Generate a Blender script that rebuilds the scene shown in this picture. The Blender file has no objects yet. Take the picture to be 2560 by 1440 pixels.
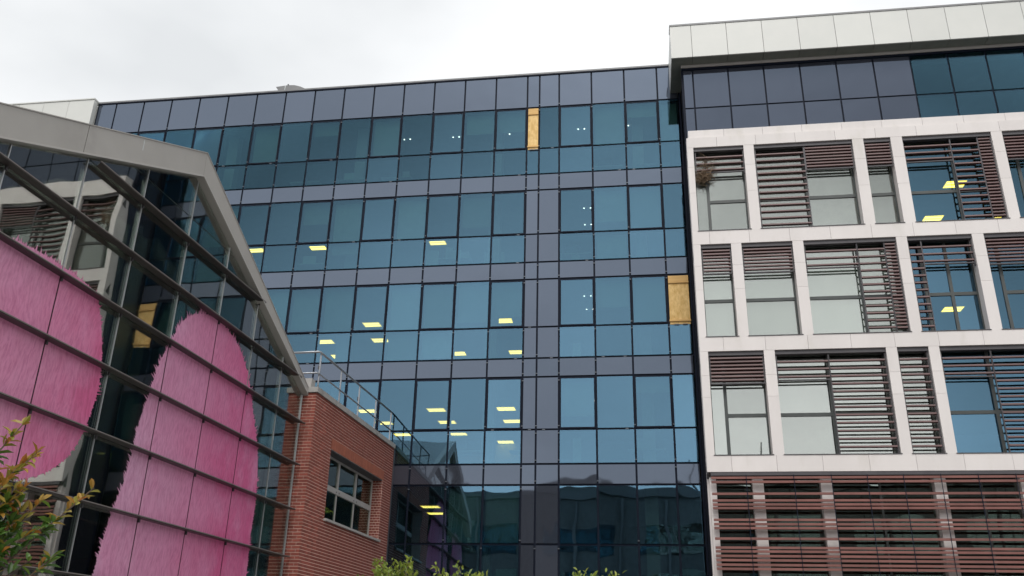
import bpy, bmesh, math, random
from mathutils import Vector, Matrix, noise

random.seed(7)
RAD = math.radians
scene = bpy.context.scene
EYE = 1.6                                    # height of the lens above the paving

# ------------------------------------------------------------------ camera
def camera_axes(yaw, pitch, roll):
    f = Vector((math.sin(yaw)*math.cos(pitch), math.cos(yaw)*math.cos(pitch), math.sin(pitch)))
    r = Vector((math.cos(yaw), -math.sin(yaw), 0)); u = r.cross(f)
    r2 = r*math.cos(roll) + u*math.sin(roll); u2 = u*math.cos(roll) - r*math.sin(roll)
    return r2, u2, f
r_, u_, f_ = camera_axes(RAD(-8.514), RAD(22.729), RAD(1.336))
cd = bpy.data.cameras.new('camera'); cam = bpy.data.objects.new('camera', cd)
scene.collection.objects.link(cam)
cam.matrix_world = Matrix(((r_.x, u_.x, -f_.x, 0), (r_.y, u_.y, -f_.y, 0), (r_.z, u_.z, -f_.z, EYE), (0, 0, 0, 1)))
cd.sensor_width = 36; cd.lens = 2231.75/2560*36; cd.clip_start = .05; cd.clip_end = 3000
scene.camera = cam

# ------------------------------------------------------------------ sky, sun, exposure
SUN_EL, SUN_AZ = RAD(52), RAD(176)           # azimuth clockwise from +Y
world = bpy.data.worlds.new('World'); scene.world = world; world.use_nodes = True
wn, wl = world.node_tree.nodes, world.node_tree.links
wn.clear()
out = wn.new('ShaderNodeOutputWorld'); bg = wn.new('ShaderNodeBackground')
sky = wn.new('ShaderNodeTexSky'); sky.sky_type = 'NISHITA'; sky.sun_disc = False
sky.sun_elevation = SUN_EL; sky.sun_rotation = SUN_AZ; sky.dust_density = 4.0; sky.air_density = 1.0
hs = wn.new('ShaderNodeHueSaturation'); hs.inputs['Saturation'].default_value = .12
wl.new(sky.outputs[0], hs.inputs['Color'])
tc = wn.new('ShaderNodeTexCoord')
n1 = wn.new('ShaderNodeTexNoise'); n1.inputs['Scale'].default_value = 2.0; n1.inputs['Detail'].default_value = 5; n1.inputs['Roughness'].default_value = .45
mp = wn.new('ShaderNodeMapping'); mp.inputs['Location'].default_value = (1.2, 4.4, .9); mp.inputs['Scale'].default_value = (1, 1, 1.8)
wl.new(tc.outputs['Generated'], mp.inputs[0]); wl.new(mp.outputs[0], n1.inputs['Vector'])
cr = wn.new('ShaderNodeValToRGB')
cr.color_ramp.elements[0].position = .32; cr.color_ramp.elements[0].color = (7.7, 7.95, 8.15, 1)
cr.color_ramp.elements[1].position = .68; cr.color_ramp.elements[1].color = (12.6, 12.7, 12.8, 1)
wl.new(n1.outputs['Fac'], cr.inputs[0])
mx = wn.new('ShaderNodeMix'); mx.data_type = 'RGBA'; mx.inputs['Factor'].default_value = .72
wl.new(hs.outputs[0], mx.inputs['A']); wl.new(cr.outputs[0], mx.inputs['B'])
wl.new(mx.outputs['Result'], bg.inputs['Color']); bg.inputs['Strength'].default_value = .1
wl.new(bg.outputs[0], out.inputs[0])
sl = bpy.data.lights.new('sun', 'SUN'); sl.energy = 1.3; sl.angle = RAD(25); sl.color = (1, .97, .93)
sun = bpy.data.objects.new('sun', sl); scene.collection.objects.link(sun)
sun.rotation_euler = (math.pi/2 - SUN_EL, 0, math.pi - SUN_AZ)
sun.location = (0, -10, 60)
scene.view_settings.view_transform = 'Standard'; scene.view_settings.look = 'None'
scene.view_settings.exposure = 0.35; scene.view_settings.gamma = 1
scene.view_settings.use_curve_mapping = False
scene.render.engine = 'CYCLES'
scene.cycles.use_denoising = True
scene.cycles.max_bounces = 10; scene.cycles.transparent_max_bounces = 16
scene.cycles.sample_clamp_indirect = 6

# ------------------------------------------------------------------ materials
MATS = {}
def _new(name):
    m = bpy.data.materials.new(name); m.use_nodes = True
    n, l = m.node_tree.nodes, m.node_tree.links
    n.clear(); o = n.new('ShaderNodeOutputMaterial'); MATS[name] = m
    return m, n, l, o
def _noise(n, l, scale, detail=3, rough=.5, stretch=None, rnd=True):
    geo = n.new('ShaderNodeNewGeometry'); mp = n.new('ShaderNodeMapping')
    l.new(geo.outputs['Position'], mp.inputs[0])
    if stretch: mp.inputs['Scale'].default_value = stretch
    t = n.new('ShaderNodeTexNoise'); t.inputs['Scale'].default_value = scale
    t.inputs['Detail'].default_value = detail; t.inputs['Roughness'].default_value = rough
    l.new(mp.outputs[0], t.inputs['Vector'])
    return t
def _mixcol(n, l, fac, a, b):
    m = n.new('ShaderNodeMix'); m.data_type = 'RGBA'
    if hasattr(fac, 'links'): l.new(fac, m.inputs['Factor'])
    else: m.inputs['Factor'].default_value = fac
    for k, v in (('A', a), ('B', b)):
        if hasattr(v, 'links'): l.new(v, m.inputs[k])
        else: m.inputs[k].default_value = (*v, 1)
    return m.outputs['Result']
def _ramp(n, l, src, p0, p1):
    r = n.new('ShaderNodeMapRange'); l.new(src, r.inputs[0])
    r.inputs[1].default_value = p0; r.inputs[2].default_value = p1
    return r.outputs[0]
def solid(name, a, b=None, rough=.6, metal=0, scale=3.0, stretch=None, c=None, cscale=.6, cpos=(.55, .7), bump=0, bscale=40, rnd=.0, spec=.5):
    """paint, stone, metal: two tones mixed by noise, an optional stain tone, per-object value shift"""
    m, n, l, o = _new(name); p = n.new('ShaderNodeBsdfPrincipled')
    l.new(p.outputs[0], o.inputs[0])
    p.inputs['Roughness'].default_value = rough; p.inputs['Metallic'].default_value = metal
    p.inputs['Specular IOR Level'].default_value = spec
    t = _noise(n, l, scale, 4, .6, stretch)
    col = _mixcol(n, l, _ramp(n, l, t.outputs[0], .35, .65), a, b or a)
    if c:
        t2 = _noise(n, l, cscale, 5, .65, stretch)
        col = _mixcol(n, l, _ramp(n, l, t2.outputs[0], *cpos), col, c)
    if rnd:
        oi = n.new('ShaderNodeObjectInfo'); h = n.new('ShaderNodeHueSaturation')
        mr = n.new('ShaderNodeMapRange'); l.new(oi.outputs['Random'], mr.inputs[0])
        mr.inputs[3].default_value = 1-rnd; mr.inputs[4].default_value = 1+rnd
        l.new(mr.outputs[0], h.inputs['Value']); l.new(col, h.inputs['Color']); col = h.outputs[0]
    l.new(col, p.inputs['Base Color'])
    if bump:
        tb = _noise(n, l, bscale, 3); bn = n.new('ShaderNodeBump'); bn.inputs['Strength'].default_value = bump
        bn.inputs['Distance'].default_value = .01
        l.new(tb.outputs[0], bn.inputs['Height']); l.new(bn.outputs[0], p.inputs['Normal'])
    return m
def glass(name, refl, fac, trans, wave=.02, fres=.6, rnd=.08, sky_dim=0.0, low=0.0):
    """coated pane: tinted mirror over tinted see-through"""
    m, n, l, o = _new(name)
    g = n.new('ShaderNodeBsdfGlossy'); g.inputs['Roughness'].default_value = .012
    tr = n.new('ShaderNodeBsdfTransparent'); tr.inputs[0].default_value = (*trans, 1)
    oi = n.new('ShaderNodeObjectInfo'); h = n.new('ShaderNodeHueSaturation')
    h.inputs['Color'].default_value = (*refl, 1)
    mr = n.new('ShaderNodeMapRange'); l.new(oi.outputs['Random'], mr.inputs[0])
    mr.inputs[3].default_value = 1-rnd; mr.inputs[4].default_value = 1+rnd
    l.new(mr.outputs[0], h.inputs['Value']); l.new(h.outputs[0], g.inputs['Color'])
    fr = n.new('ShaderNodeFresnel'); fr.inputs[0].default_value = 1.5
    ma = n.new('ShaderNodeMath'); ma.operation = 'MULTIPLY_ADD'; ma.use_clamp = True
    l.new(fr.outputs[0], ma.inputs[0]); ma.inputs[1].default_value = fres
    lw = n.new('ShaderNodeLayerWeight'); lw.inputs[0].default_value = .5      # made-up falloff with angle, imitating the darker high sky mirrored in upper panes
    mc = n.new('ShaderNodeMath'); mc.operation = 'MULTIPLY_ADD'; l.new(lw.outputs['Facing'], mc.inputs[0]); mc.inputs[1].default_value = -sky_dim; mc.inputs[2].default_value = fac
    mm = n.new('ShaderNodeMath'); mm.operation = 'MAXIMUM'; l.new(mc.outputs[0], mm.inputs[0]); mm.inputs[1].default_value = low if sky_dim else fac
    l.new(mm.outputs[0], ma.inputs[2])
    mix = n.new('ShaderNodeMixShader'); l.new(ma.outputs[0], mix.inputs[0])
    l.new(tr.outputs[0], mix.inputs[1]); l.new(g.outputs[0], mix.inputs[2]); l.new(mix.outputs[0], o.inputs[0])
    geo = n.new('ShaderNodeNewGeometry'); va = n.new('ShaderNodeVectorMath'); va.operation = 'MULTIPLY_ADD'
    l.new(oi.outputs['Random'], va.inputs[0]); va.inputs[1].default_value = (40, 20, 60); l.new(geo.outputs['Position'], va.inputs[2])
    t = n.new('ShaderNodeTexNoise'); t.inputs['Scale'].default_value = .75; t.inputs['Detail'].default_value = 1
    l.new(va.outputs[0], t.inputs['Vector'])
    bn = n.new('ShaderNodeBump'); bn.inputs['Strength'].default_value = 1; bn.inputs['Distance'].default_value = wave
    l.new(t.outputs[0], bn.inputs['Height']); l.new(bn.outputs[0], g.inputs['Normal'])
    return m
def spandrel(name, base, refl, fac, wave=.01):
    """back-painted glass panel: dull colour under a partial mirror"""
    m, n, l, o = _new(name)
    g = n.new('ShaderNodeBsdfGlossy'); g.inputs['Roughness'].default_value = .03; g.inputs['Color'].default_value = (*refl, 1)
    d = n.new('ShaderNodeBsdfDiffuse')
    oi = n.new('ShaderNodeObjectInfo'); h = n.new('ShaderNodeHueSaturation'); h.inputs['Color'].default_value = (*base, 1)
    mr = n.new('ShaderNodeMapRange'); l.new(oi.outputs['Random'], mr.inputs[0]); mr.inputs[3].default_value = .8; mr.inputs[4].default_value = 1.2
    l.new(mr.outputs[0], h.inputs['Value']); l.new(h.outputs[0], d.inputs['Color'])
    mix = n.new('ShaderNodeMixShader'); mix.inputs[0].default_value = fac
    l.new(d.outputs[0], mix.inputs[1]); l.new(g.outputs[0], mix.inputs[2]); l.new(mix.outputs[0], o.inputs[0])
    t = _noise(n, l, .9, 1); bn = n.new('ShaderNodeBump'); bn.inputs['Strength'].default_value = 1; bn.inputs['Distance'].default_value = wave
    l.new(t.outputs[0], bn.inputs['Height']); l.new(bn.outputs[0], g.inputs['Normal'])
    return m
def emit(name, col, s):
    m, n, l, o = _new(name); e = n.new('ShaderNodeEmission'); e.inputs[0].default_value = (*col, 1); e.inputs[1].default_value = s
    l.new(e.outputs[0], o.inputs[0]); return m

glass('blue_glass', (.315, .57, .81), .325, (.48, .595, .57), .006, sky_dim=1.35, low=.045, rnd=.15)
spandrel('grey_spandrel', (.036, .040, .052), (.60, .73, .94), .15)
spandrel('dark_spandrel', (.030, .032, .042), (.55, .68, .90), .088)
solid('mullion_metal', (.006, .009, .019), rough=.6, spec=.12)
solid('clip_metal', (.13, .14, .16), rough=.45, metal=.3)
solid('coping_metal', (.16, .16, .165), (.2, .2, .2), rough=.45)
solid('concrete_soffit', (.30, .30, .29), (.36, .36, .345), rough=.9)
solid('carpet', (.06, .065, .07), rough=.95)
solid('inner_wall', (.20, .22, .21), (.25, .27, .25), rough=.9)
solid('blind_fabric', (.46, .52, .49), (.52, .58, .54), rough=.9, rnd=.25)
solid('blind_fabric_grey', (.20, .205, .20), (.27, .275, .265), rough=.9, rnd=.25)
solid('blind_fabric_white', (.70, .72, .69), (.76, .77, .74), rough=.9, rnd=.12)
solid('pale_partition', (.55, .68, .60), rough=.8)
solid('cabinet_wood', (.55, .40, .16), (.62, .46, .2), rough=.6, stretch=(6, 6, .6))
solid('column_paint', (.55, .57, .56), rough=.8)
solid('plywood', (.60, .37, .115), (.78, .54, .23), rough=.75, scale=9, stretch=(1, 1, .5), c=(.48, .27, .07), cscale=16, cpos=(.56, .72))
solid('plywood_cleat', (.56, .34, .12), (.68, .43, .16), rough=.75, scale=6, stretch=(.3, 1, 4))
emit('panel_light', (1.0, .54, .06), 6.5)
emit('panel_light_soft', (1.0, .54, .08), 4.2)
emit('tube_light', (1.0, .62, .16), 9)
emit('spot_light', (1.0, .88, .85), 7)
solid('white_stone', (.655, .615, .595), (.695, .655, .635), rough=.75, scale=1.2, stretch=(1, 1, .35), c=(.56, .53, .48), cscale=1.1, cpos=(.58, .85), rnd=.035, bump=.08, bscale=30)
solid('white_panel', (.575, .58, .548), (.605, .605, .572), rough=.42, scale=.8, rnd=.03)
solid('soffit_shaded', (.15, .16, .14), (.18, .19, .165), rough=.5)  # pale grey panel darkened: the shade under the overhang is in this colour
solid('fascia_seal', (.10, .10, .095), rough=.8)
solid('window_frame_metal', (.045, .052, .050), (.055, .062, .060), rough=.45)
solid('slat_paint', (.088, .040, .038), (.112, .052, .050), rough=.5, scale=2, stretch=(.5, 1, 1), rnd=.12)
solid('terracotta', (.165, .068, .057), (.200, .083, .070), rough=.7, scale=2.5, rnd=.13)
solid('dark_channel', (.055, .050, .056), (.07, .065, .07), rough=.5)
glass('grey_glass', (.87, .89, .86), .44, (.74, .78, .75), .010, sky_dim=1.9, low=.13, rnd=.12)
glass('shop_glass', (.72, .82, .78), .20, (.50, .56, .52), .010)
glass('gable_glass', (.95, .95, .92), .30, (.82, .90, .86), .004)
solid('gable_metal', (.345, .328, .306), (.385, .368, .345), rough=.5, scale=.7, c=(.29, .272, .255), cscale=.5, cpos=(.55, .75), spec=.4)
solid('louvre_metal', (.034, .026, .025), (.044, .034, .032), rough=.38, scale=1.5)
solid('verge_lip_metal', (.42, .40, .38), rough=.45)
solid('blade_edge_skylit', (.16, .145, .135), (.19, .17, .16), rough=.4)  # blade metal lightened: the skylight along the edge is painted in
solid('joint_seal', (.035, .008, .016), rough=.8)
solid('silver_bead', (.50, .51, .52), rough=.35, metal=.6)
solid('roof_metal', (.18, .185, .19), (.22, .22, .22), rough=.5)
solid('steel_white', (.55, .58, .58), rough=.6)
solid('brown_timber', (.30, .16, .115), (.38, .21, .155), rough=.7, stretch=(1, 1, .2))
solid('green_wall', (.42, .48, .40), (.52, .58, .49), rough=.85, scale=.8)
solid('dark_inner', (.12, .125, .115), (.16, .165, .15), rough=.9)
solid('mortar', (.78, .58, .50), (.86, .66, .57), rough=.95, scale=6)
solid('brick_clay', (.225, .054, .037), (.305, .079, .055), rough=.85, scale=5, c=(.155, .042, .030), cscale=7, cpos=(.5, .8), rnd=.22, bump=.2, bscale=60)
solid('brick_soldier', (.28, .086, .052), (.33, .105, .064), rough=.85, scale=5, rnd=.12)
solid('coping_stone', (.30, .29, .275), (.36, .345, .33), rough=.7, c=(.22, .21, .2), cscale=2)
solid('steel_rail', (.30, .31, .33), (.36, .37, .39), rough=.35, metal=.7)
solid('aluminium_frame', (.36, .34, .325), (.40, .38, .36), rough=.45)
solid('asphalt', (.075, .075, .075), (.10, .10, .098), rough=.9, scale=4, c=(.05, .05, .05), cscale=.4)
solid('paver', (.22, .21, .2), (.27, .26, .25), rough=.9, scale=3, rnd=.12)
solid('bark', (.10, .07, .05), (.15, .11, .08), rough=.9, scale=20)
solid('twig', (.15, .10, .06), (.24, .17, .11), rough=.9, scale=14)
solid('opposite_wall', (.115, .118, .115), (.16, .162, .155), rough=.8)
solid('opposite_trim', (.16, .16, .16), rough=.7)

def leaf_mat(name, a, b, c=None):
    m, n, l, o = _new(name); p = n.new('ShaderNodeBsdfPrincipled'); p.inputs['Roughness'].default_value = .38
    g = n.new('ShaderNodeNewGeometry'); oi = n.new('ShaderNodeObjectInfo')
    ad = n.new('ShaderNodeMath'); ad.operation = 'ADD'; l.new(g.outputs['Random Per Island'], ad.inputs[0]); l.new(oi.outputs['Random'], ad.inputs[1])
    fr = n.new('ShaderNodeMath'); fr.operation = 'FRACT'; l.new(ad.outputs[0], fr.inputs[0])
    r = n.new('ShaderNodeValToRGB'); l.new(fr.outputs[0], r.inputs[0])
    r.color_ramp.elements[0].color = (*a, 1); r.color_ramp.elements[1].color = (*b, 1)
    if c: e = r.color_ramp.elements.new(.55); e.color = (*c, 1)
    l.new(r.outputs[0], p.inputs['Base Color'])
    tl = n.new('ShaderNodeBsdfTranslucent'); l.new(r.outputs[0], tl.inputs[0])
    mx = n.new('ShaderNodeMixShader'); mx.inputs[0].default_value = .3
    l.new(p.outputs[0], mx.inputs[1]); l.new(tl.outputs[0], mx.inputs[2]); l.new(mx.outputs[0], o.inputs[0])
leaf_mat('leaf_green', (.05, .12, .02), (.17, .26, .04), (.09, .19, .03))
leaf_mat('leaf_young', (.26, .25, .04), (.42, .15, .03), (.38, .27, .05))
leaf_mat('leaf_lime', (.14, .21, .03), (.36, .40, .07), (.24, .31, .05))

def film_mat(name, y0, y1):
    """the print: pale pink on one side, magenta on the other, fine brushed strokes"""
    m, n, l, o = _new(name); p = n.new('ShaderNodeBsdfPrincipled'); p.inputs['Roughness'].default_value = .3
    geo = n.new('ShaderNodeNewGeometry'); sp = n.new('ShaderNodeSeparateXYZ'); l.new(geo.outputs['Position'], sp.inputs[0])
    big = _noise(n, l, .8, 3, .55); ad = n.new('ShaderNodeMath'); ad.operation = 'MULTIPLY_ADD'
    l.new(big.outputs[0], ad.inputs[0]); ad.inputs[1].default_value = 3.2; l.new(sp.outputs['Y'], ad.inputs[2])
    c1 = _mixcol(n, l, _ramp(n, l, ad.outputs[0], y0+1.6, y1+1.6), (.66, .35, .51), (.64, .13, .29))
    wv = _noise(n, l, 1.7, 4, .6, (1, 1, .55)); c2 = _mixcol(n, l, _ramp(n, l, wv.outputs[0], .45, .78), c1, (.70, .28, .46))
    geo2 = n.new('ShaderNodeNewGeometry'); wp = _noise(n, l, .9, 2, .5)
    vm = n.new('ShaderNodeVectorMath'); vm.operation = 'MULTIPLY_ADD'; l.new(wp.outputs['Color'], vm.inputs[0]); vm.inputs[1].default_value = (0, .5, .5); l.new(geo2.outputs['Position'], vm.inputs[2])
    mp = n.new('ShaderNodeMapping'); mp.inputs['Rotation'].default_value = (RAD(24), 0, 0); mp.inputs['Scale'].default_value = (1, 16, 3.4); l.new(vm.outputs[0], mp.inputs[0])
    st = n.new('ShaderNodeTexNoise'); st.inputs['Scale'].default_value = 1.6; st.inputs['Detail'].default_value = 5; st.inputs['Roughness'].default_value = .65; l.new(mp.outputs[0], st.inputs['Vector'])
    dk = n.new('ShaderNodeMix'); dk.data_type = 'RGBA'; dk.blend_type = 'MULTIPLY'; l.new(_ramp(n, l, st.outputs[0], .42, .85), dk.inputs['Factor']); l.new(c2, dk.inputs['A']); dk.inputs['B'].default_value = (.62, .38, .5, 1)
    l.new(dk.outputs['Result'], p.inputs['Base Color']); l.new(p.outputs[0], o.inputs[0])
film_mat('pink_film_pale', 10.5, 14.5)
film_mat('pink_film_deep', 15.5, 20.0)

# ------------------------------------------------------------------ builders
COL = scene.collection
_cubes = {}
def cube_mesh(mat):
    if mat not in _cubes:
        me = bpy.data.meshes.new('block_'+mat)
        v = [(x, y, z) for x in (-.5, .5) for y in (-.5, .5) for z in (-.5, .5)]
        me.from_pydata(v, [], [(0, 1, 3, 2), (4, 6, 7, 5), (0, 4, 5, 1), (2, 3, 7, 6), (0, 2, 6, 4), (1, 5, 7, 3)])
        me.materials.append(MATS[mat]); _cubes[mat] = me
    return _cubes[mat]
class Thing:
    """an Empty at the thing's base; coordinates are given in `frame` (origin, angle), z from eye level"""
    def __init__(s, name, label, cat, base, group=None, frame=((0, 0), 0.0), kind=None):
        s.org = Vector((base[0], base[1], base[2]))
        (fx, fy), a = frame; R = Matrix.Rotation(a, 3, 'Z')
        e = bpy.data.objects.new(name, None); COL.objects.link(e)
        e.empty_display_size = .3
        e.location = R @ s.org + Vector((fx, fy, EYE)); e.rotation_euler = (0, 0, a)
        e['label'] = label; e['category'] = cat
        if group: e['group'] = group
        if kind: e['kind'] = kind
        s.e = e; s.M = Matrix.Translation(e.location) @ Matrix.Rotation(a, 4, 'Z')
    def _link(s, o, parent):
        COL.objects.link(o)
        if parent is None: o.parent = s.e
        else:
            o.parent = parent; o.matrix_parent_inverse = parent.matrix_basis.inverted()
        return o
    def box(s, name, mat, x0, x1, y0, y1, z0, z1, parent=None, rot=None):
        o = bpy.data.objects.new(name, cube_mesh(mat))
        o.location = Vector(((x0+x1)/2, (y0+y1)/2, (z0+z1)/2)) - s.org
        o.scale = (abs(x1-x0), abs(y1-y0), abs(z1-z0))
        if rot: o.rotation_euler = rot
        return s._link(o, parent)
    def mesh(s, name, mat, verts, faces, parent=None, smooth=False, stuff=False):
        me = bpy.data.meshes.new(name)
        me.from_pydata([Vector(v)-s.org for v in verts], [], faces); me.materials.append(MATS[mat])
        if smooth: me.shade_smooth()
        o = bpy.data.objects.new(name, me)
        if stuff: o['kind'] = 'stuff'
        return s._link(o, parent)
    def prism(s, name, mat, poly, x0, x1, parent=None):
        """poly of (y, z) extruded along x"""
        n = len(poly); v = [(x0, p[0], p[1]) for p in poly] + [(x1, p[0], p[1]) for p in poly]
        f = [tuple(range(n))[::-1], tuple(range(n, 2*n))] + [(i, (i+1) % n, n+(i+1) % n, n+i) for i in range(n)]
        o = s.mesh(name, mat, v, f, parent)
        fix_normals(o.data); return o
    def boxes(s, name, mat, L, parent=None):
        """many tiny pieces joined"""
        v, f = [], []
        for x0, x1, y0, y1, z0, z1 in L:
            b = len(v)
            v += [(x, y, z) for x in (x0, x1) for y in (y0, y1) for z in (z0, z1)]
            f += [tuple(b+i for i in q) for q in ((0, 1, 3, 2), (4, 6, 7, 5), (0, 4, 5, 1), (2, 3, 7, 6), (0, 2, 6, 4), (1, 5, 7, 3))]
        return s.mesh(name, mat, v, f, parent, stuff=True)
    def tube(s, name, mat, pts, rad, parent=None, seg=8):
        v, f = [], []
        pts = [Vector(p) for p in pts]
        rads = rad if isinstance(rad, (list, tuple)) else [rad]*len(pts)
        for i, p in enumerate(pts):
            d = (pts[min(i+1, len(pts)-1)] - pts[max(i-1, 0)]).normalized()
            a = d.orthogonal().normalized(); b = d.cross(a)
            for k in range(seg):
                t = 2*math.pi*k/seg; v.append(p + (a*math.cos(t)+b*math.sin(t))*rads[i])
        for i in range(len(pts)-1):
            for k in range(seg):
                f.append((i*seg+k, i*seg+(k+1) % seg, (i+1)*seg+(k+1) % seg, (i+1)*seg+k))
        f += [tuple(range(seg))[::-1], tuple(range((len(pts)-1)*seg, len(pts)*seg))]
        o = s.mesh(name, mat, v, f, parent, smooth=True); fix_normals(o.data); return o
def fix_normals(me):
    bm = bmesh.new(); bm.from_mesh(me); bmesh.ops.recalc_face_normals(bm, faces=bm.faces); bm.to_mesh(me); bm.free()
G = -EYE                                      # ground in eye coordinates

# ------------------------------------------------------------------ ground
def sheet(name, mat, x0, x1, y0, y1, z):
    me = bpy.data.meshes.new(name); me.from_pydata([(x0, y0, z), (x1, y0, z), (x1, y1, z), (x0, y1, z)], [], [(0, 1, 2, 3)])
    me.materials.append(MATS[mat]); o = bpy.data.objects.new(name, me); COL.objects.link(o); o['kind'] = 'structure'; return o
sheet('ground', 'asphalt', -900, 900, -900, 900, 0)
sheet('pavement', 'paver', -10, 20, -3, 30.2, .004)

# ------------------------------------------------------------------ A: glass office building
A = Thing('glass_office_building', 'tall blue glass curtain-wall office building with grey spandrel bands', 'building', (-10.5, 36, G))
YA = 30.27
XA = [-23.13] + [-15.774+1.3*c for c in range(-5, 10)] + [-3.579, -2.781, -1.473, -.165, 1.143, 1.95]
ZA = [22.26, 20.71, 18.78, 17.62, 16.91, 15.01, 13.84, 13.14, 11.25, 10.06, 9.36, 7.46, 6.26, 5.55, 3.60, 1.75, G+.05]
UPPER, LOWER, SPAN = (1, 4, 7, 10, 13), (2, 5, 8, 11, 14, 15), (0, 3, 6, 9, 12)
NJ = (15, 16)                                 # the two narrow bays
OPEN = {j for j in range(1, 15) if j % 2 == 0} | {17, 19}
BOARDED = {(1, 15), (7, 20)}
g = .034
for i in range(len(ZA)-1):
    for j in range(len(XA)-1):
        if (i, j) in BOARDED: continue
        x0, x1, z1, z0 = XA[j]+g, XA[j+1]-g, ZA[i]-g, ZA[i+1]+g
        opaque = i in SPAN or (j in NJ and i >= 3)
        tilt = (random.gauss(0, .0016), 0, random.gauss(0, .0016))
        if opaque:
            A.box('spandrel_panel', 'grey_spandrel', x0, x1, YA, YA+.03, z0, z1, rot=tilt)
        else:
            k = .038 if (i in UPPER and j in OPEN and i < 13) else 0
            if k:
                f = A.box('sash_frame', 'mullion_metal', x0-.012, x1+.012, YA+.004, YA+.06, z0-.012, z1+.012)
                # an open frame: the pane sits 8 mm proud of it
                bpy.data.objects.remove(f)
                v = []
                for xx0, xx1, zz0, zz1 in ((x0-.01, x1+.01, z0-.01, z1+.01), (x0+k, x1-k, z0+k, z1-k)):
                    for yy in (YA+.002, YA+.07): v += [(xx0, yy, zz0), (xx1, yy, zz0), (xx1, yy, zz1), (xx0, yy, zz1)]
                F = []
                for a in range(4):
                    b = (a+1) % 4
                    F += [(a, b, 8+b, 8+a), (4+b, 4+a, 12+a, 12+b), (b, a, 4+a, 4+b), (8+a, 8+b, 12+b, 12+a)]
                fr = A.mesh('sash_frame', 'mullion_metal', v, F); fix_normals(fr.data)
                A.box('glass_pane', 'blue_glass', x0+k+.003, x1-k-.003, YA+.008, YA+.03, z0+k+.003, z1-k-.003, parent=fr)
            else:
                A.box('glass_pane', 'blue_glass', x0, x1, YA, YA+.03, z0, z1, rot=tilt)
for x in XA[:-1]: A.box('mullion', 'mullion_metal', x-.055, x+.055, YA+.034, YA+.17, ZA[-1], ZA[0]-.02)
for z in ZA[1:-1]: A.box('transom', 'mullion_metal', XA[0], XA[-1], YA+.036, YA+.15, z-.05, z+.05)
clips = []
for j, x in enumerate(XA[1:-1]):
    for i in range(1, len(ZA)-2):
        for dz in (.13, -.13):
            if random.random() < .5: clips.append((x-.028, x+.028, YA-.010, YA+.03, ZA[i]+dz-.014, ZA[i]+dz+.014))
for i in (2, 3, 5, 6, 8, 9, 11, 12):
    for j in range(1, len(XA)-2):
        for dx in (-.27, .27):
            if random.random() < .16: clips.append((XA[j]+dx-.05, XA[j]+dx+.05, YA-.008, YA+.03, ZA[i]-.014, ZA[i]+.014))
A.boxes('glazing_clip', 'clip_metal', clips)
A.box('roof_edge_trim', 'mullion_metal', XA[0]-.02, 2.0, YA-.03, YA+.2, 22.25, 22.31)
A.box('roof_edge_cap', 'coping_metal', XA[0]-.02, 2.0, YA-.02, YA+.5, 22.312, 22.39)
A.box('roof_slab', 'coping_metal', -33, 16, YA+.5, 44, 21.9, 22.2)
A.box('back_wall', 'inner_wall', -33, 16, 43.7, 44, G, 21.9)
A.box('side_wall', 'white_panel', -33, -32.7, YA, 43.7, G, 21.9)
A.box('side_wall', 'inner_wall', 15.7, 16, 30.6, 43.7, G, 21.9)
SLABS = [(17.50, 16.95), (13.74, 13.18), (9.96, 9.40), (6.16, 5.60), (1.7, 1.4)]
for hi, lo in SLABS: A.box('floor_slab', 'concrete_soffit', -23.1, 1.9, YA+.3, 43.7, lo, hi)
A.box('top_ceiling', 'concrete_soffit', -23.1, 1.9, YA+.3, 43.7, 20.7, 20.9)
for hi, lo in SLABS: A.box('carpet', 'carpet', -23.1, 1.9, YA+.31, 43.7, hi+.002, hi+.02)
A.box('core_wall', 'inner_wall', -23.1, 1.9, 40.6, 40.9, G, 20.7)
for x in (-16.9, -11.15, -5.4, .3):
    A.box('column', 'column_paint', x-.22, x+.22, 31.0, 31.44, G, 20.7)
# roller blinds: (upper row, bay, drop 0..1)
taken = set()
for i, j, d in ((4, 9, 1), (4, 11, 1), (5, 9, .35), (7, 9, 1), (7, 11, 1), (7, 12, 1), (8, 11, 1), (7, 8, .9), (7, 13, .85),
                (7, 18, .6), (10, 8, .3), (13, 13, 1), (13, 14, 1), (5, 18, 1), (10, 7, 1), (8, 12, .9)):
    z1, z0 = ZA[i]-.06, ZA[i+1]+.06; taken.add((i, j))
    A.box('roller_blind', 'blind_fabric', XA[j]+.09, XA[j+1]-.09, YA+.24, YA+.245, z1-(z1-z0)*d, z1)
rq = random.Random(5)
for i in (1, 4, 7, 10):
    for j in range(0, 21):
        if (i, j) in taken or j in NJ or (i, j) in BOARDED or rq.random() > .34: continue
        z1, z0 = ZA[i]-.06, ZA[i+1]+.06
        A.box('roller_blind', 'blind_fabric', XA[j]+.09, XA[j+1]-.09, YA+.24, YA+.245, z1-(z1-z0)*rq.choice((.3, .5, .75, 1, 1)), z1)
# desks, screens and plants near the glass
for hi, lo in SLABS[:4]:
    x = -22.4
    while x < 1:
        if rq.random() < .6:
            A.box('desk', 'pale_partition', x, x+1.3, 30.95, 31.6, hi+.70, hi+.74)
            if rq.random() < .8: A.box('monitor', 'dark_channel' if rq.random() < .5 else 'pale_partition', x+.3, x+.85, 31.2, 31.24, hi+.82, hi+1.18)
            if rq.random() < .35: A.box('storage_box', 'column_paint', x+.9, x+1.2, 31.0, 31.3, hi+.745, hi+1.0)
        x += rq.uniform(1.5, 2.6)
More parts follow.
